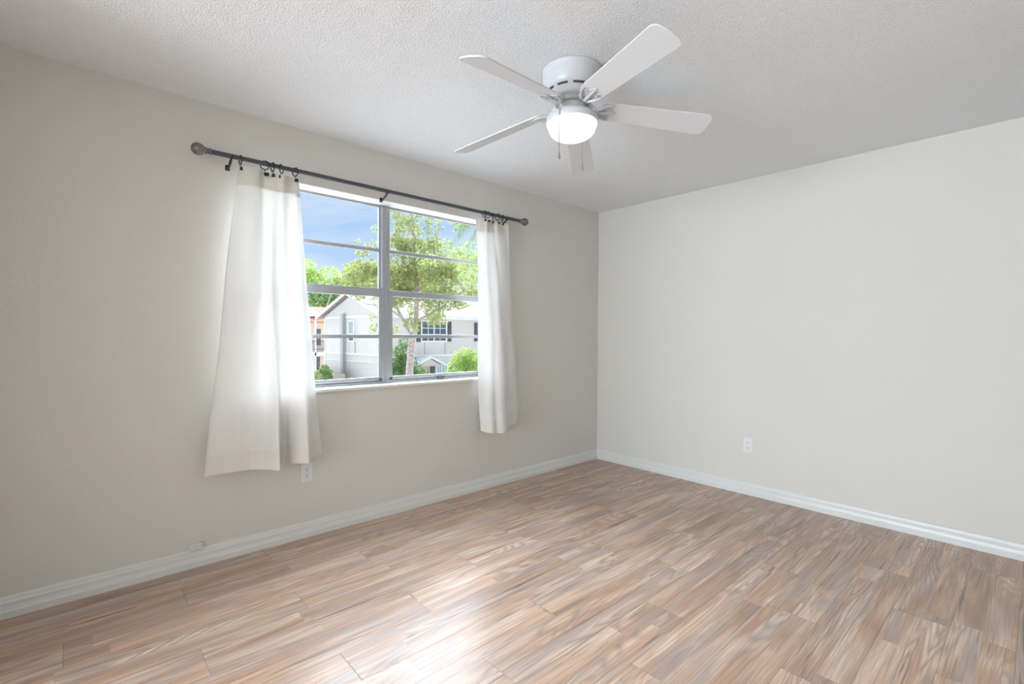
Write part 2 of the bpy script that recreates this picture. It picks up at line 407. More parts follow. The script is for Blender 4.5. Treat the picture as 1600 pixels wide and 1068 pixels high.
blab = ['black rod bracket beside the left finial, left of the left curtain', 'black rod bracket in the middle above the window mullion', 'black rod bracket among the rings at the right end of the rod']
for bx, lb in zip((-3.246, -2.345, -1.30), blab):
    bk = thing('rod_bracket', lb, 'bracket', (bx, 0, RZ-.03), 'black wall brackets under the curtain rod')
    MB().box((-.011, -.004, -.024), (.011, 0, .006)).build('wall_plate', M_black, bk, bevel=.002)
    a = MB(); a.tube([(0, -.003, -.012), (0, -.025, -.014), (0, -.060, .0), (0, -.082, .012)], .0065, 8)
    a.build('arm', M_black, bk, smooth=True)
    c = MB(); c.tube([(0, -.09+.0175*math.cos(t), .03+.0175*math.sin(t)) for t in [PI*(1+i/10) - .0 for i in range(11)]], .0038, 8)
    c.build('cup', M_black, bk, smooth=True)
def mk_ring(x, lb, tilt, proto=None, group=None):
    if proto is None:
        r = thing('curtain_ring', lb, 'curtain ring', (x, RY, RZ-.0085), group)
        MB().torus(.0235, .0031, Matrix.Rotation(PI/2, 4, 'Y')).build('ring', M_black, r, smooth=True)
        c = MB(); c.torus(.004, .0013, Matrix.Translation((0, 0, -.028)) @ Matrix.Rotation(PI/2, 4, 'X'), 12, 6)
        c.box((-.0012, -.0012, -.040), (.0012, .0012, -.031)); c.prism([(-.0035, -.020, -.040), (.0035, -.020, -.040), (.0055, -.020, -.056), (-.0055, -.020, -.056)], (0, .022, 0))
        c.build('clip', M_black, r)
    else:
        r = proto.copy(); col.objects.link(r); r.location = (x, RY, RZ-.0085); r['label'] = lb; r['group'] = group
        for ch in list(proto.children):
            cc = ch.copy(); col.objects.link(cc); cc.parent = r
    r.rotation_euler = (0, 0, tilt); return r
GL, GR = 'black clip rings holding the left curtain', 'black clip rings holding the right curtain'
ords = ['first', 'second', 'third', 'fourth', 'fifth']
p0 = None
for i, (x, t) in enumerate(zip((-3.203, -3.083, -3.043, -2.998, -2.922), (.05, .9, .1, -.7, .35))):
    r = mk_ring(x, 'black clip ring over the left curtain, %s of five from the left finial' % ords[i], t, p0, GL)
    if p0 is None: p0 = r; r['group'] = GL
for i, (x, t) in enumerate(zip((-1.531, -1.499, -1.446, -1.398, -1.345), (.0, .7, -.6, .3, -.5))):
    mk_ring(x, 'black clip ring over the right curtain, %s of five from the window side' % ords[i], t, p0, GR)

# ------------------------------------------------------------------ curtains
def catmull(P, n):
    out = []; k = len(P)-1
    for i in range(n+1):
        t = i/n*k; j = min(int(t), k-1); f = t-j
        p = [P[max(j-1, 0)], P[j], P[j+1], P[min(j+2, k)]]
        out.append(tuple(.5*((2*p[1][c]) + (-p[0][c]+p[2][c])*f + (2*p[0][c]-5*p[1][c]+4*p[2][c]-p[3][c])*f*f + (-p[0][c]+3*p[1][c]-3*p[2][c]+p[3][c])*f**3) for c in range(len(p[0]))))
    return out
def curtain(name_label, top, bot, bulge, hem_h=.10, head_h=.095, group=None, seed=1):
    random.seed(seed)
    NU, NV = 150, 90
    top = [(a, -.080+(b_+.085)*.62, c) for a, b_, c in top]
    T = catmull(top, NU); B = catmull(bot, NU)
    org = Vector((sum(t[0] for t in top)/len(top), RY, RZ-.05))
    def P(i, v, off=0):
        t = T[i]; b = B[i]; e = v**.85
        x = t[0]*(1-v)+b[0]*v; ym = t[1]*(1-e)+b[1]*e; z = t[2]*(1-v)+b[2]*v
        s = i/NU
        ym += .006*math.sin(7*s+9*v+seed)*math.sin(PI*v) + .004*math.sin(23*s-5*v)*math.sin(PI*v)
        x += .004*math.sin(11*v+13*s+seed)*math.sin(PI*v)
        k_ = min(1, v*5); x, ym = x+bulge(s, v)[0]*k_, ym+bulge(s, v)[1]*k_
        return Vector((x, min(ym, -.008)-off, z))-org
    rt = thing('curtain', name_label, 'curtain', org, group)
    def sheet(nm, v0, v1, nv, off, mt, parent):
        vs = [P(i, v0+(v1-v0)*j/nv, off) for j in range(nv+1) for i in range(NU+1)]
        fs = [(j*(NU+1)+i, j*(NU+1)+i+1, (j+1)*(NU+1)+i+1, (j+1)*(NU+1)+i) for j in range(nv) for i in range(NU)]
        return pydata(nm, vs, fs, mt, parent, True)
    pn = sheet('curtain_panel', 0, 1, NV, 0, M_cloth, rt)
    sheet('header_band', 0.0, head_h/1.62, 8, .0022, M_hem, rt)
    sheet('hem_band', 1-hem_h/1.62, 1.0, 8, .0022, M_hem, rt)
    # stitched side edges
    return rt
topL = [(-3.216, -.085, 2.109), (-3.206, -.105, 2.110), (-3.166, -.12, 2.118), (-3.116, -.105, 2.122), (-3.088, -.06, 2.124), (-3.064, -.07, 2.118), (-3.043, -.10, 2.111), (-3.014, -.115, 2.112), (-2.992, -.13, 2.114), (-2.956, -.06, 2.125), (-2.934, -.055, 2.125), (-2.93, -.075, 2.118), (-2.917, -.10, 2.108), (-2.899, -.08, 2.108)]
botL = [(-3.374, -.10, .487), (-3.313, -.086, .487), (-3.183, -.08, .486), (-3.143, -.108, .487), (-3.08, -.14, .481), (-3.037, -.18, .480), (-3.017, -.13, .487), (-2.989, -.07, .488), (-2.966, -.06, .485), (-2.947, -.11, .486), (-2.881, -.16, .483), (-2.858, -.135, .484), (-2.834, -.075, .489), (-2.757, -.055, .498)]
topR = [(-1.602, -.07, 2.108), (-1.574, -.09, 2.109), (-1.539, -.10, 2.111), (-1.517, -.12, 2.106), (-1.462, -.065, 2.12), (-1.430, -.065, 2.118), (-1.415, -.115, 2.107), (-1.324, -.07, 2.114), (-1.28, -.09, 2.110)]
botR = [(-1.532, -.05, .498), (-1.547, -.10, .488), (-1.523, -.14, .478), (-1.465, -.17, .470), (-1.415, -.18, .468), (-1.333, -.14, .481), (-1.223, -.08, .490), (-1.162, -.06, .506), (-1.085, -.04, .526)]
def bL(s, v): return (0, .010*math.sin(2*PI*4.2*s+.8)*(.3+.7*math.sin(PI*min(1, v*.8))))
def bR(s, v):
    # soft hollow where the cloth is caught on the sill corner
    g = math.exp(-((s-.16)/.09)**2)*math.exp(-((v-.78)/.16)**2)
    return (.006*math.sin(2*PI*3.6*s)*(1-v*.5), .05*g - .016*math.cos(2*PI*3.4*s+.6)*(.6+.4*v))
curtain('wide cream curtain hanging at the left end of the rod, lit through by the window', topL, botL, bL, group=None, seed=1)
curtain('narrow off-white curtain gathered at the right end of the rod, near the corner', topR, botR, bR, group=None, seed=4)

# ------------------------------------------------------------------ ceiling fan
FC = Vector((-2.156, -1.501, H))
fan = thing('ceiling_fan', 'white flush-mount five-blade ceiling fan with a lit dome lamp', 'ceiling fan', FC)
hs = MB().lathe([(0, 0), (.134, 0), (.138, -.003), (.138, -.008), (.136, -.012), (.1355, -.030), (.133, -.055), (.129, -.078), (.124, -.090), (.118, -.097), (.110, -.108), (.106, -.116), (.098, -.126), (.088, -.131), (.0, -.131)], 64)
house = hs.build('motor_housing', M_white_metal, fan, smooth=True)
nslot = 10
for k in range(nslot):
    vm_ = MB()
    a0 = 2*PI*k/nslot+.12
    pts = []
    inner = []; outer = []
    for j in range(9):
        a = a0 + (2*PI/nslot*.68)*j/8
        za, zb2 = -.0965, -.1045
        ra_, rb2 = .1178, .1125
        pts.append((Vector((ra_*math.cos(a)*1.012, ra_*math.sin(a)*1.012, za)), Vector((rb2*math.cos(a)*1.012, rb2*math.sin(a)*1.012, zb2))))
    for j in range(8):
        A, B_ = pts[j]; C_, D_ = pts[j+1]
        vm_.bm.faces.new([vm_.bm.verts.new(q) for q in (A, C_, D_, B_)])
    bmesh.ops.remove_doubles(vm_.bm, verts=vm_.bm.verts, dist=1e-5)
    vm_.build('vent_slot', M_dark, house)
MB().lathe([(.074, -.129), (.077, -.132), (.077, -.150), (.070, -.153), (.0, -.153)], 48).build('rotor', mat('rotor_grey', (.42, .42, .39), .5, var=.1, vscale=20), fan, smooth=True)
sw = MB().lathe([(.052, -.150), (.060, -.154), (.060, -.180), (.064, -.194), (.050, -.197), (.0, -.197)], 40)
sw.build('switch_housing', M_white_metal, fan, smooth=True)
kit = MB().lathe([(.050, -.190), (.066, -.186), (.084, -.192), (.106, -.200), (.1145, -.206), (.1185, -.214), (.1195, -.234), (.117, -.238), (.112, -.234), (.110, -.216), (.06, -.210), (0, -.210)], 64).build('light_pan', M_white_metal, fan, smooth=True)
gl_prof = [(.114, -.228), (.1165, -.236), (.1155, -.246), (.109, -.257)]
for i in range(1, 11):
    a = i/10*PI/2; gl_prof.append((.109*math.cos(a)**.85 if i < 10 else 0, -.257-.056*math.sin(a)))
MB().lathe(gl_prof, 64).build('glass_dome', emis('lamp_glass', (1, .99, .97), .75), fan, smooth=True)
PSIGN = -1
angs = [187.0, 249.8, 325.5, 34.9, 104.8]; ztip = [2.222, 2.242, 2.239, 2.190, 2.205]
def arc2(c, r, a0, a1, n): return [(c[0]+r*math.cos(a0+(a1-a0)*i/n), c[1]+r*math.sin(a0+(a1-a0)*i/n)) for i in range(n+1)]
def blade_poly():
    w0, w1 = .055, .068; R0, R1 = .140, .668
    P = []
    P += [(R0, -.030), (R0+.02, -w0*.92), (R0+.05, -w0)]
    P += arc2((R1-.03, -w1+.03), .03, -PI/2, 0, 6)
    P += [(R1+.004, 0)]
    P += arc2((R1-.03, w1-.03), .03, 0, PI/2, 6)
    P += [(R0+.05, w0), (R0+.02, w0*.92), (R0, .030)]
    return P
for k in range(5):
    a = math.radians(angs[k]); zt = ztip[k]-H
    zr = -.168
    drop = math.atan2(zr-zt, .495)
    Rm = Matrix.Rotation(a, 4, 'Z') @ Matrix.Translation((.140, 0, zr)) @ Matrix.Rotation(drop, 4, 'Y') @ Matrix.Rotation(math.radians(16)*PSIGN, 4, 'X') @ Matrix.Translation((-.140, 0, 0))
    m = MB(); m.prism([(x, y, 0) for x, y in blade_poly()], (0, 0, .006), Rm)
    bl = m.build('fan_blade', M_blade, fan, bevel=.0015)
    # cast iron: neck from rotor, then a scalloped three-lobed plate under the blade root
    ir = MB()
    Rz = Matrix.Rotation(a, 4, 'Z')
    neck = [Rz @ Vector(q) for q in ((.060, 0, -.142), (.080, 0, -.142), (.094, .0, -.150), (.106, 0, -.164), (.122, 0, zr-.010), (.145, 0, zr-.008))]
    ir.tube(neck, [.014, .011, .009, .010, .011, .009], 10)
    lob = []
    for j in range(49):
        t = -1+2*j/48
        lob.append((t*.050, .182 + .020*math.cos(t*PI*1.0) + .012*math.cos(t*3*PI)))
    poly = [(.118, -.012, -.0045), (.130, -.028, -.0045)] + [(y, x, -.0045) for x, y in lob] + [(.130, .028, -.0045), (.118, .012, -.0045)]
    ir.prism(poly, (0, 0, .0045), Rm)
    for sx in (-1, 1):
        c = [(.104, 0, -.004), (.116, sx*.014, -.012), (.136, sx*.030, -.010), (.158, sx*.042, -.007), (.184, sx*.046, -.006)]
        ir.tube([Rm @ Vector(q) for q in c], [.006, .0075, .007, .006, .003], 8)
    ir.tube([Rm @ Vector(q) for q in ((.105, 0, -.008), (.140, 0, -.012), (.172, 0, -.008), (.200, 0, -.005))], [.007, .007, .006, .003], 8)
    for sx in (-1, 0, 1):
        ir.lathe([(.0, -.0085), (.004, -.008), (.0055, -.005)], 10, Rm @ Matrix.Translation((.172+.012*(sx == 0), sx*.028, -.001)))
    ir.build('blade_bracket', M_white_metal, fan, smooth=True)
# pull chains
rv_ = Vector((rr.x, rr.y, 0)).normalized(); fv_ = Vector((fw.x, fw.y, 0)).normalized()
for nm, lat, dep_, ztop, zbot in (('a', -.0685, -.104, -.210, -.422), ('b', .064, .108, -.210, -.400)):
    base_ = rv_*lat + fv_*dep_
    m = MB(); m.tube([base_+Vector((0, 0, ztop)), base_+Vector((0, 0, zbot+.02))], .0016, 6)
    m.lathe([(0, .022), (.0022, .018), (.0032, .010), (.0055, -.004), (.0055, -.010), (.003, -.014), (0, -.015)], 12, Matrix.Translation(base_+Vector((0, 0, zbot))))
    m.build('pull_chain', mat('chain_metal', (.30, .30, .28), .4, metal=.6), fan, smooth=True)

# ------------------------------------------------------------------ outlets and wall block
def outlet(label, loc, rotz, group):
    o = thing('wall_outlet', label, 'outlet', loc, group); o.rotation_euler = (0, 0, rotz)
    MB().box((-.035, -.006, -.057), (.035, 0, .057)).build('cover_plate', M_outlet, o, bevel=.003)
    for s in (-1, 1):
        zc = s*.0195
        m = MB(); m.lathe([(0, 0), (.0165, 0), (.0172, .0012)], 24, Matrix.Translation((0, -.0085, zc)) @ Matrix.Rotation(-PI/2, 4, 'X') @ Matrix.Diagonal((1, .86, 1, 1)))
        m.box((-.0165, -.0083, zc-.012), (.0165, -.006, zc+.012))
        r = m.build('receptacle', M_outlet, o)
        q = MB(); q.box((-.0075, -.0095, zc+.000), (-.0050, -.0084, zc+.009)); q.box((.0048, -.0095, zc+.001), (.0070, -.0084, zc+.008))
        q.lathe([(0, 0), (.0028, 0)], 12, Matrix.Translation((0, -.0095, zc-.0068)) @ Matrix.Rotation(-PI/2, 4, 'X'))
        q.build('slots', M_slot, r)
    MB().lathe([(0, 0), (.0025, 0), (.003, .001)], 12, Matrix.Translation((0, -.0075, 0)) @ Matrix.Rotation(-PI/2, 4, 'X')).build('screw', M_outlet, o)
    return o
outlet('white duplex outlet just under the hem of the left curtain', (-2.829, 0, .388), 0, None)
outlet('white duplex outlet low on the bare wall right of the corner', (0, -1.458, .383), -PI/2, None)
cb = MB().box((-.030, -.022, -.018), (.030, 0, .018)).build('cable_box', M_wall, bevel=.002)
cb.location = (-3.400, 0, .110); tag(cb, 'small wall-coloured cable box on the wall just above the baseboard', 'cable box')

# ================================================================== OUTSIDE
GZ = -2.8
M_stucco = mat('house_stucco', (.72, .655, .585), .8, var=.03, vscale=1.5, bump=.3, bscale=30, bdist=.01)
M_band = mat('house_band', (.86, .83, .78), .7)
M_pipe = mat('grey_chase', (.42, .41, .40), .6)
M_roof = mat('shingles', (.27, .235, .21), .9, var=.18, vscale=6, bump=.5, bscale=20, bdist=.02)
M_orange = mat('terracotta_roof', (.50, .27, .17), .9, var=.15, vscale=6)
M_pinkroof = mat('pinkish_roof', (.45, .35, .30), .9, var=.1, vscale=4)
M_wtrim = mat('white_exterior_trim', (.86, .85, .83), .5)
M_soffit = mat('soffit', (.50, .42, .34), .7)
M_shutter = mat('dark_shutter', (.10, .105, .11), .6)
M_pane = mat('dark_pane', (.10, .12, .14), .15)
M_blind = mat('pane_with_blind', (.42, .47, .47), .4)
M_grass = mat('pale_concrete', (.46, .45, .43), .9, var=.12, vscale=1.2)
M_wood = mat('fence_wood', (.42, .36, .29), .8, var=.2, vscale=12)
M_bark = mat('pine_bark', (.46, .36, .32), .9, var=.35, vscale=14, bump=1, bscale=18, bdist=.03)
M_pinkwall = mat('pink_stucco', (.74, .58, .51), .8, var=.04)
M_rail = mat('dark_rail', (.06, .07, .08), .5)
def leafmat(name, c1, c2, tr=.35):
    m = bpy.data.materials.new(name); m.use_nodes = True; nt = m.node_tree; nt.nodes.clear()
    g = N(nt, 'ShaderNodeNewGeometry')
    c = ramp(nt, g.outputs['Random Per Island'], [(0, c1), (1, c2)])
    d = N(nt, 'ShaderNodeBsdfDiffuse'); t = N(nt, 'ShaderNodeBsdfTranslucent'); mx = N(nt, 'ShaderNodeMixShader'); o = N(nt, 'ShaderNodeOutputMaterial')
    L(nt, c, d.inputs[0]); L(nt, c, t.inputs[0]); mx.inputs[0].default_value = tr
    L(nt, d.outputs[0], mx.inputs[1]); L(nt, t.outputs[0], mx.inputs[2]); L(nt, mx.outputs[0], o.inputs[0]); return m
M_needle = leafmat('pine_needles', (.24, .27, .10), (.56, .58, .26))
M_leaf_y = leafmat('bright_leaves', (.26, .38, .08), (.52, .62, .22))
M_leaf_d = leafmat('dark_leaves', (.08, .15, .05), (.26, .36, .15))
M_leaf_m = leafmat('mid_leaves', (.20, .30, .10), (.44, .53, .24))
M_palm = leafmat('palm_leaves', (.14, .20, .10), (.26, .33, .18))

struct(MB().box((-40, 1.2, GZ-.3), (90, 110, GZ)).build('ground_outside', M_grass))
struct(MB().box((XB-WT, WT, GZ-.2), (WT, WT+.25, -.13)).build('wall_outside_below', M_stucco))

def local(origin, ang):
    return Matrix.Translation(origin) @ Matrix.Rotation(ang, 4, 'Z')
# --- house across the garden: x = along facade, y = depth
HM = local((9.14, 22.25, 0), math.radians(5))
hs_ = thing('house', 'two-storey beige stucco house with shingled gable roof across the garden', 'house', HM.translation)
hs_.rotation_euler = (0, 0, math.radians(5))
LEN, DEP, EZ, AZ = 17.0, 6.9, 2.35, 3.62
m = MB(); m.prism([(0, 0, GZ), (0, DEP, GZ), (0, DEP, EZ), (0, DEP/2, AZ), (0, 0, EZ)], (LEN, 0, 0)); m.build('walls', M_stucco, hs_)
rf = MB(); oh = .5; rk = .38; th = .14; sl = (AZ-EZ)/(DEP/2)
for sgn in (0, 1):
    y0 = -oh if sgn == 0 else DEP+oh; z0 = EZ-sl*oh
    pts = [(-rk, y0, z0+.06), (-rk, DEP/2, AZ+.06), (-rk, DEP/2, AZ+.06+th), (-rk, y0, z0+.06+th)]
    rf.prism(pts, (LEN+2*rk, 0, 0))
rf.build('roof', M_roof, hs_)
fa = MB()
for sgn in (0, 1):
    y0 = -oh if sgn == 0 else DEP+oh; z0 = EZ-sl*oh
    fa.prism([(-rk-.04, y0, z0+.0), (-rk-.04, DEP/2, AZ+.0), (-rk-.04, DEP/2, AZ+.18), (-rk-.04, y0, z0+.18)], (.05, 0, 0))
fa.box((-rk, -oh-.05, EZ-sl*oh-.02), (LEN+rk, -oh, EZ-sl*oh+.19))
fa.build('fascia', M_band, hs_)
MB().box((-.0, -oh, EZ-sl*oh-.02), (LEN, 0, EZ-sl*oh+.0)).build('soffit', M_soffit, hs_)
bd = MB()
bd.box((-.03, 0, EZ-.14), (0, DEP, EZ-.02)); bd.box((-.04, 0, -.04), (0, DEP, .06)); bd.box((0, -.04, -.14), (LEN, 0, -.02)); bd.box((-.04, 0, -.46), (0, DEP, -.42)); bd.box((0, -.04, -.56), (LEN, 0, -.52))
bd.box((-.03, DEP-.12, GZ), (0, DEP, EZ)); bd.box((-.03, 0, GZ), (0, .12, EZ)); bd.build('trim_bands', M_band, hs_)
MB().box((-.22, 4.10, GZ), (0, 4.42, 2.45)).build('chase', M_pipe, hs_, bevel=.02)
def hwindow(x0, x1, z0, z1, cols, rows, mt, parent, face='y', ty=0):
    def bx(m, a, b, za, zb, d0, d1):
        if face == 'y': m.box((a, ty-d1, za), (b, ty-d0, zb))
        else: m.box((-d1, a, za), (-d0, b, zb))
    f = MB(); t = .085
    for a, b, za, zb in ((x0-t, x1+t, z1, z1+t), (x0-t, x1+t, z0-t, z0), (x0-t, x0, z0, z1), (x1, x1+t, z0, z1)): bx(f, a, b, za, zb, 0, .07)
    for i in range(1, cols): 
        xx = x0+(x1-x0)*i/cols; w_ = .035 if i == cols//2 else .018; bx(f, xx-w_, xx+w_, z0, z1, 0, .05)
    for j in range(1, rows):
        zz = z0+(z1-z0)*j/rows; bx(f, x0, x1, zz-.018, zz+.018, 0, .045)
    fo = f.build('window', M_wtrim, parent)
    p = MB(); bx(p, x0, x1, z0, z1, 0, .02); p.build('pane', mt, fo)
hwindow(2.75, 4.62, .83, 2.0, 4, 3, M_pane, hs_)
hwindow(3.90, 4.72, -2.1, -.74, 4, 3, M_blind, hs_)
hwindow(7.50, 9.3, .83, 2.0, 4, 3, M_pane, hs_)
hwindow(3.10, 3.66, 1.20, 1.98, 1, 1, M_blind, hs_, 'x')
hwindow(3.10, 3.66, .82, 1.17, 1, 1, M_pane, hs_, 'x')
for a, b, z0, z1 in ((2.35, 2.64, .76, 2.03), (4.78, 5.08, .76, 2.03), (7.1, 7.38, .76, 2.03), (9.42, 9.72, .76, 2.03), (4.93, 5.27, -2.1, -.74), (3.40, 3.74, -2.1, -.77)):
    m = MB(); m.box((a, -.05, z0), (b, 0, z1))
    for i in range(14): zz = z0+.05+(z1-z0-.1)*i/14; m.box((a+.03, -.062, zz), (b-.03, -.05, zz+.04))
    m.build('shutter', M_shutter, hs_)
for x_ in (2.95, 4.55): MB().box((x_, -.03, -.0), (x_+.04, 0, .72)).build('panel_trim', M_pipe, hs_)
MB().box((-.03, 2.94, .05), (0, 2.99, .72)).build('panel_trim', M_pipe, hs_)
# porch gable over the entrance
po = MB(); pd = 1.0
po.prism([(1.85, -pd, -.66), (3.45, -pd, -.66), (2.62, -pd, -.20)], (0, pd, 0)); pw = po.build('porch_gable', mat('porch_siding', (.60, .53, .43), .8), hs_)
pr_ = MB()
for a, b in (((1.62, -.53), (2.62, -.08)), ((3.72, -.58), (2.62, -.08))):
    pr_.prism([(a[0], -pd-.15, a[1]), (b[0], -pd-.15, b[1]), (b[0], -pd-.15, b[1]-.09), (a[0], -pd-.15, a[1]-.09)], (0, pd+.15, 0))
pr_.build('porch_roof', M_wtrim, hs_)
MB().box((1.9, -pd+.05, GZ), (2.0, -pd+.15, -.66)).build('porch_post', M_wtrim, hs_)
MB().box((2.45, -.03, GZ), (3.3, 0, -.80)).build('front_door', mat('pink_door', (.62, .42, .34), .6), hs_)

# --- neighbouring building far left
NM = (7.2, 35.4, 0)
nb = thing('apartment_building', 'pinkish building with terracotta porch roof and balcony, left of the beige house', 'building', NM)
MB().box((0, 0, GZ), (3.05, 6, 2.62)).build('walls', M_pinkwall, nb)
m = MB(); m.prism([(-.4, -.35, 2.62), (3.45, -.35, 2.62), (2.0, 2.5, 4.1), (1.0, 2.5, 4.1)], (0, .01, .0)); m.bm.free(); m = MB()
vs = [m.bm.verts.new(q) for q in ((-.4, -.35, 2.72), (3.45, -.35, 2.72), (3.45, 6.3, 2.72), (-.4, 6.3, 2.72), (1.2, 3, 4.3), (1.9, 3, 4.3))]
for f in ((0, 1, 5, 4), (1, 2, 5), (2, 3, 4, 5), (3, 0, 4), (3, 2, 1, 0)): m.bm.faces.new([vs[i] for i in f])
m.build('roof', M_pinkroof, nb)
MB().box((-.4, -.38, 2.55), (3.45, -.30, 2.72)).build('fascia', M_wtrim, nb)
m = MB(); m.prism([(2.4, -.9, 2.05), (5.2, -.9, 2.05), (5.2, 1.4, 3.3), (2.4, 1.4, 3.3)], (0, 0, .1)); m.build('balcony_roof', M_orange, nb)
MB().box((3.05, .3, GZ), (6.5, 5, 2.1)).build('wing', mat('wing_wall', (.74, .62, .55), .8), nb)
bl_ = MB().box((1.5, -1.2, -.45), (4.4, 0.3, -.20)).build('balcony_floor', M_wtrim, nb)
ra2 = MB(); ra2.box((1.5, -1.2, .62), (3.72, -1.15, .68)); ra2.box((1.5, -1.2, .0), (3.72, -1.15, .04))
for i in range(18): ra2.box((1.5+i*.125, -1.19, 0), (1.525+i*.125, -1.165, .62))
ra2.build('balcony_railing', M_rail, bl_)
for x in (2.55, 3.72): MB().box((x, -1.2, GZ), (x+.12, -1.08, 2.2)).build('post', M_wtrim, nb)
m = MB(); m.box((3.2, .24, .3), (3.55, .3, 1.6)); m.box((3.0, .24, -2.4), (3.5, .3, -.6)); m.build('window', M_pane, nb)

# --- fence of pale vertical boards beside the gable wall
fe = MB(); fm = Matrix.Identity(4)
for i in range(34):
    y0 = 2.35+i*.16; zt = -1.16+.03*math.sin(i*2.3)
    fe.prism([(-1.0, y0, GZ), (-1.0, y0+.15, GZ), (-1.0, y0+.15, zt), (-1.0, y0+.075, zt+.06), (-1.0, y0, zt)], (.02, 0, 0))
fe.box((-.98, 2.3, -1.6), (-.93, 7.8, -1.5))
fo = fe.build('garden_fence', M_wood); fo.location = HM.translation; fo.rotation_euler = (0, 0, math.radians(5))
tag(fo, 'pale wooden board fence in front of the gable wall of the house', 'fence')

# --- plants
def leaves(blobs, n, size, seed, needle=False):
    """blobs: (centre, radii, weight); returns verts, faces of small leaf quads spread through the crown volume"""
    rnd = random.Random(seed); V, Fc = [], []
    tot = sum(b[2] for b in blobs)
    for c, r, wgt in blobs:
        for _ in range(int(n*wgt/tot)):
            while True:
                p = Vector((rnd.uniform(-1, 1), rnd.uniform(-1, 1), rnd.uniform(-1, 1)))
                if p.length <= 1: break
            q = p.length; p = p.normalized()*(q**(1.0 if needle else .45))*(1.25 if needle else 1)
            p = Vector((c[0]+p.x*r[0], c[1]+p.y*r[1], c[2]+p.z*r[2]))
            if needle:
                ax = Vector((rnd.gauss(0, 1), rnd.gauss(0, 1), rnd.gauss(0.5, 1))).normalized()
                for k in range(9):
                    d = (ax + Vector((rnd.gauss(0, .6), rnd.gauss(0, .6), rnd.gauss(0, .6)))).normalized()
                    sd = d.cross(Vector((rnd.gauss(0, 1), rnd.gauss(0, 1), rnd.gauss(0, 1)))).normalized()*size*.09
                    e = p+d*size*rnd.uniform(.7, 1.2); b_ = len(V)
                    V += [p-sd, p+sd, e]; Fc.append((b_, b_+1, b_+2))
            else:
                d = Vector((rnd.gauss(0, 1), rnd.gauss(0, 1), rnd.gauss(0, 1))).normalized()
                e = d.cross(Vector((rnd.gauss(0, 1), rnd.gauss(0, 1), rnd.gauss(0, 1)))).normalized()
                s_ = size*rnd.uniform(.6, 1.3); b_ = len(V)
                V += [p-d*s_, p-e*s_*.5, p+d*s_, p+e*s_*.5]; Fc.append((b_, b_+1, b_+2, b_+3))
    return V, Fc
def clumps(c, r, n, cr, seed, top=False):
    rnd = random.Random(seed); out = []
    for _ in range(n):
        p = Vector((rnd.gauss(0, .5), rnd.gauss(0, .5), rnd.gauss(0, .5)))
        if p.length > 1: p.normalize()
        k = cr*rnd.uniform(.6, 1.2)
        out.append(((c[0]+p.x*r[0], c[1]+p.y*r[1], c[2]+p.z*r[2]), (k, k, k*.75), k**3))
    return out
def tree(name, label, cat, base, th_, tr, crown, n, size, mt, seed, group=None, bark=None):
    o = thing(name, label, cat, base, group)
    b = Vector(base)
    V, Fc = leaves(crown, n, size, seed)
    pydata('foliage', [v-b for v in V], Fc, mt, o)
    rnd = random.Random(seed)
    m = MB(); m.tube([(0, 0, 0), (rnd.uniform(-.1, .1), 0, th_*.5), (rnd.uniform(-.15, .15), .05, th_)], [tr, tr*.8, tr*.5], 8)
    for c, r, _ in crown[:5]:
        m.tube([(0, 0, th_*.75), (Vector(c)-b)*.6+Vector((0, 0, th_*.3)), Vector(c)-b], [tr*.45, tr*.3, tr*.12], 6)
    m.build('trunk', bark or M_bark, o, smooth=True)
    return o
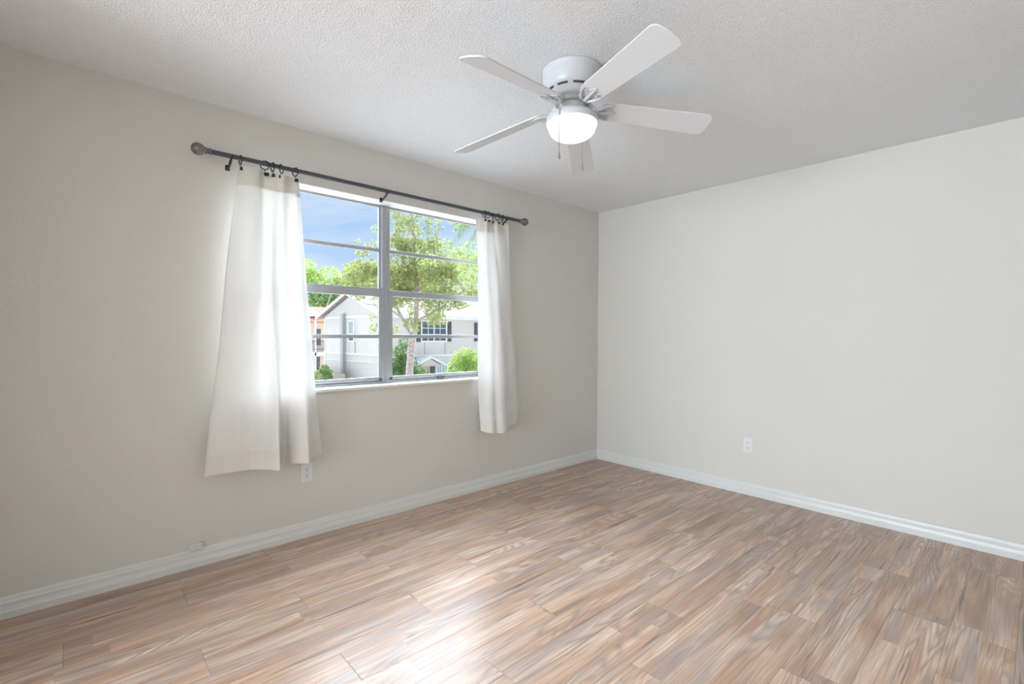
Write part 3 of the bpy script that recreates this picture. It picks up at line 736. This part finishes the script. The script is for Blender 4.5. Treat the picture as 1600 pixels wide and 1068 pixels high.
# pine in front of the house
pb = Vector((4.30, 11.2, GZ))
pine = thing('pine_tree', 'tall pine with forked reddish trunk and yellow-green needles outside the window', 'tree', pb)
Tk = [Vector(q) for q in ((4.30, 11.2, GZ), (4.33, 11.17, -1.2), (4.38, 11.12, -.15), (4.45, 11.07, 1.0), (4.53, 11.01, 1.35), (4.56, 11.0, 1.69), (4.57, 10.99, 2.1), (4.59, 10.99, 2.88), (4.52, 11.05, 3.6), (4.55, 11.1, 4.4), (4.45, 11.15, 5.3), (4.5, 11.1, 6.2))]
Tr = [.17, .15, .125, .115, .085, .08, .07, .062, .045, .035, .025, .012]
m = MB(); m.tube([q-pb for q in Tk], Tr, 14); m.build('trunk', M_bark, pine, smooth=True)
rnd = random.Random(11)
br = [ # main branches as polylines (world)
 ([(4.47, 11.05, 1.1), (4.36, 11.15, 1.32), (4.15, 11.35, 1.9), (3.96, 11.55, 2.5), (3.7, 11.8, 3.1), (3.4, 12.1, 3.6)], .07, .02),
 ([(4.2, 11.3, 1.75), (3.95, 11.5, 2.0), (3.6, 11.8, 2.15), (3.2, 12.2, 2.25)], .035, .01),
 ([(4.56, 11.0, 1.65), (4.8, 10.8, 1.82), (5.1, 10.5, 2.05), (5.42, 10.22, 2.38), (5.8, 9.9, 2.75)], .04, .012),
 ([(5.15, 10.5, 2.08), (5.4, 10.3, 2.15), (5.65, 10.1, 2.3)], .02, .006),
 ([(4.59, 10.99, 2.85), (4.4, 11.15, 3.1), (4.19, 11.37, 3.47), (3.8, 11.7, 3.9)], .035, .01),
 ([(4.58, 10.99, 2.6), (4.85, 10.75, 2.95), (5.1, 10.54, 3.3), (5.4, 10.3, 3.8)], .035, .01),
 ([(4.57, 11.0, 2.3), (4.9, 10.7, 2.5), (5.4, 10.3, 2.8), (5.9, 9.9, 3.1)], .03, .008),
 ([(4.55, 11.0, 2.7), (4.2, 11.3, 2.75), (3.8, 11.7, 2.85), (3.2, 12.2, 2.8), (2.9, 12.5, 2.75)], .03, .008),
 ([(4.52, 11.05, 3.6), (4.1, 11.4, 4.2), (3.8, 11.7, 4.7)], .025, .008),
 ([(4.52, 11.05, 3.5), (4.9, 10.8, 4.1), (5.2, 10.5, 4.8)], .025, .008),
 ([(4.5, 11.1, 4.5), (4.2, 11.3, 5.1), (4.0, 11.5, 5.6)], .02, .006),
 ([(4.55, 11.05, 2.1), (4.4, 11.2, 2.25), (4.3, 11.3, 2.2), (4.1, 11.45, 2.05)], .018, .006),
 ([(4.50, 11.02, 1.25), (4.42, 11.1, 1.7), (4.35, 11.2, 2.1)], .025, .008),
]
m = MB(); ends = []
for pts, ra_, rb2 in br:
    pts = [Vector(q) for q in pts]; n_ = len(pts)
    m.tube([q-pb for q in pts], [ra_+(rb2-ra_)*i/(n_-1) for i in range(n_)], 8)
    for i in range(1, n_):
        for _ in range(3):
            t = rnd.random(); s_ = pts[i-1].lerp(pts[i], t)
            d = Vector((rnd.gauss(0, .5), rnd.gauss(0, .5), rnd.gauss(.15, .35)))
            e = s_ + d*.8; mid = s_.lerp(e, .5)+Vector((0, 0, rnd.uniform(-.06, .06)))
            if s_.z < 2.2 and rnd.random() < .75: continue
            m.tube([s_-pb, mid-pb, e-pb], [rb2*.8, rb2*.6, .004], 5); ends.append(e)
m.build('branches', M_bark, pine, smooth=True)
crown = []
for e in ends:
    q_ = e-CAM; px_ = 800+F*q_.dot(rr)/q_.dot(fw); py_ = 534-F*q_.dot(uu)/q_.dot(fw)
    if px_ < 600 and py_ < 385: continue
    crown.append((e, (.26, .26, .2), .6))
rnd = random.Random(5)
def vp(px, py, D):
    return CAM + (rr*((px-800)/F) + uu*((534-py)/F) + fw)*D
for px, py, s_, c_ in ((560, 425, .42, 1), (540, 440, .35, 1), (520, 440, .25, .5), (585, 420, .35, 1), (570, 395, .2, .4), (585, 360, .16, .12), (580, 385, .18, .3), (558, 378, .07, .06), (625, 350, .3, .7), (615, 330, .25, .5), (650, 345, .35, .6), (680, 350, .3, .6), (665, 375, .4, .8), (630, 385, .3, .5), (640, 420, .35, .9), (665, 425, .4, 1), (690, 415, .35, 1), (620, 440, .3, .8), (700, 435, .35, .8), (690, 385, .3, .6), (655, 325, .25, .3), (640, 400, .3, .6), (720, 410, .35, .7), (590, 500, .22, .35), (585, 515, .16, .2), (596, 485, .18, .25), (615, 515, .14, .15), (670, 478, .2, .12), (560, 462, .2, .12), (690, 460, .2, .15), (625, 462, .22, .15), (560, 440, .4, .8), (605, 300, .3, .4), (650, 300, .4, .5)):
    crown.append((vp(px, py, 15.8), (s_, s_, s_*.8), c_))
V, Fc = leaves(crown, 5600, .125, 21, True)
pydata('needles', [v-pb for v in V], Fc, M_needle, pine)

# hillside of trees behind, each a tree
bt = [
 ('bright green tree crown above the far roofs, at the left edge of the view', (484, 441), 55, 2.0, M_leaf_y, 31),
 ('dark green tree behind the pinkish building roof', (502, 466), 48, 1.9, M_leaf_d, 32),
 ('bushy mid green tree behind the house, above the gable peak', (528, 452), 54, 2.0, M_leaf_m, 33),
 ('yellow-green tree behind the roof ridge, seen through the pine', (590, 448), 43, 2.0, M_leaf_y, 34),
 ('light green tree behind the roof, right of the pine trunk', (690, 428), 50, 3.0, M_leaf_y, 35),
 ('tall pale green tree behind the roof beside the right curtain', (736, 415), 52, 3.2, M_leaf_m, 36),
 ('mid green tree low behind the ridge in the pine gap', (640, 450), 46, 2.0, M_leaf_m, 38),
]
for lb, (px, py), D, s_, mt, sd in bt:
    c = vp(px, py, D)
    base_ = Vector((c.x, c.y, GZ))
    tree('background_tree', lb, 'tree', base_, c.z-GZ-s_*.3, .22, clumps(c, (s_*1.5, s_*1.5, s_*.9), 16, s_*.55, sd), 2600, .17, mt, sd, 'trees behind the far houses')
# palm
pc = vp(744, 336, 14)
pm = thing('palm_tree', 'grey-green palm fronds hanging at the top right of the window view', 'palm', (pc.x+.3, pc.y-.3, GZ))
m = MB(); m.tube([(0, 0, 0), (.05, 0, 3.5), (0, 0, pc.z-GZ)], [.16, .13, .12], 12); m.build('trunk', M_bark, pm, smooth=True)
V, Fc = [], []; rnd = random.Random(8); cc = Vector((0, 0, pc.z-GZ))
for k in range(16):
    a = 2*PI*k/16+rnd.uniform(-.15, .15); el = rnd.uniform(-.2, .9); Lf = rnd.uniform(1.0, 1.35)
    pts = []
    for j in range(15):
        t = j/14; pts.append(cc+Vector((math.cos(a)*Lf*t*math.cos(el*(1-t*.3)), math.sin(a)*Lf*t*math.cos(el*(1-t*.3)), Lf*(math.sin(el)*t-1.0*t*t))))
    for j in range(1, 15):
        d = (pts[j]-pts[j-1]).normalized(); sd = d.cross(Vector((0, 0, 1))).normalized()
        for sg in (-1, 1):
            for q in (0, .5):
                p_ = pts[j-1].lerp(pts[j], q); e = p_+sd*sg*.10+d*.10+Vector((0, 0, -.30)); b_ = len(V)
                V += [p_-d*.016, p_+d*.016, e]; Fc.append((b_, b_+1, b_+2))
pydata('fronds', V, Fc, M_palm, pm)
# shrubs
def shrub(label, cells, n, size, mt, seed, base):
    o = thing('garden_shrub', label, 'shrub', base); b = Vector(base)
    V, Fc = leaves(cells, n, size, seed); pydata('foliage', [v-b for v in V], Fc, mt, o)
    m = MB()
    for i, (c, r, _) in enumerate(cells[:4]): m.tube([(0, 0, 0), (Vector(c)-b)*.5+Vector((0, 0, .2)), Vector(c)-b], [.05, .035, .01], 6)
    m.build('stems', M_bark, o)
def cells(lst, D): return [(vp(a, b, D), (s_, s_*.8, s_), s_**2) for a, b, s_ in lst]
c1 = vp(632, 600, 21); shrub('tall dark green shrub behind the pine trunk', cells([(632, 535, .28), (630, 550, .4), (620, 560, .5), (618, 575, .55), (635, 570, .5), (650, 580, .4), (658, 590, .45), (630, 595, .8), (612, 590, .6)], 21), 5200, .055, M_leaf_d, 51, (c1.x, c1.y, GZ))
c1 = vp(726, 600, 21); shrub('round bright green shrub right of the porch', cells([(717, 562, .4), (727, 556, .4), (736, 560, .4), (712, 578, .45), (728, 575, .6), (742, 572, .6), (728, 600, .9), (750, 590, .8)], 21), 5600, .055, M_leaf_y, 52, (c1.x, c1.y, GZ))
c1 = vp(506, 590, 30); shrub('small green shrub at the left end of the fence', cells([(507, 577, .28), (502, 590, .5), (512, 588, .3), (517, 580, .12)], 27), 1500, .06, M_leaf_m, 53, (c1.x, c1.y, GZ))
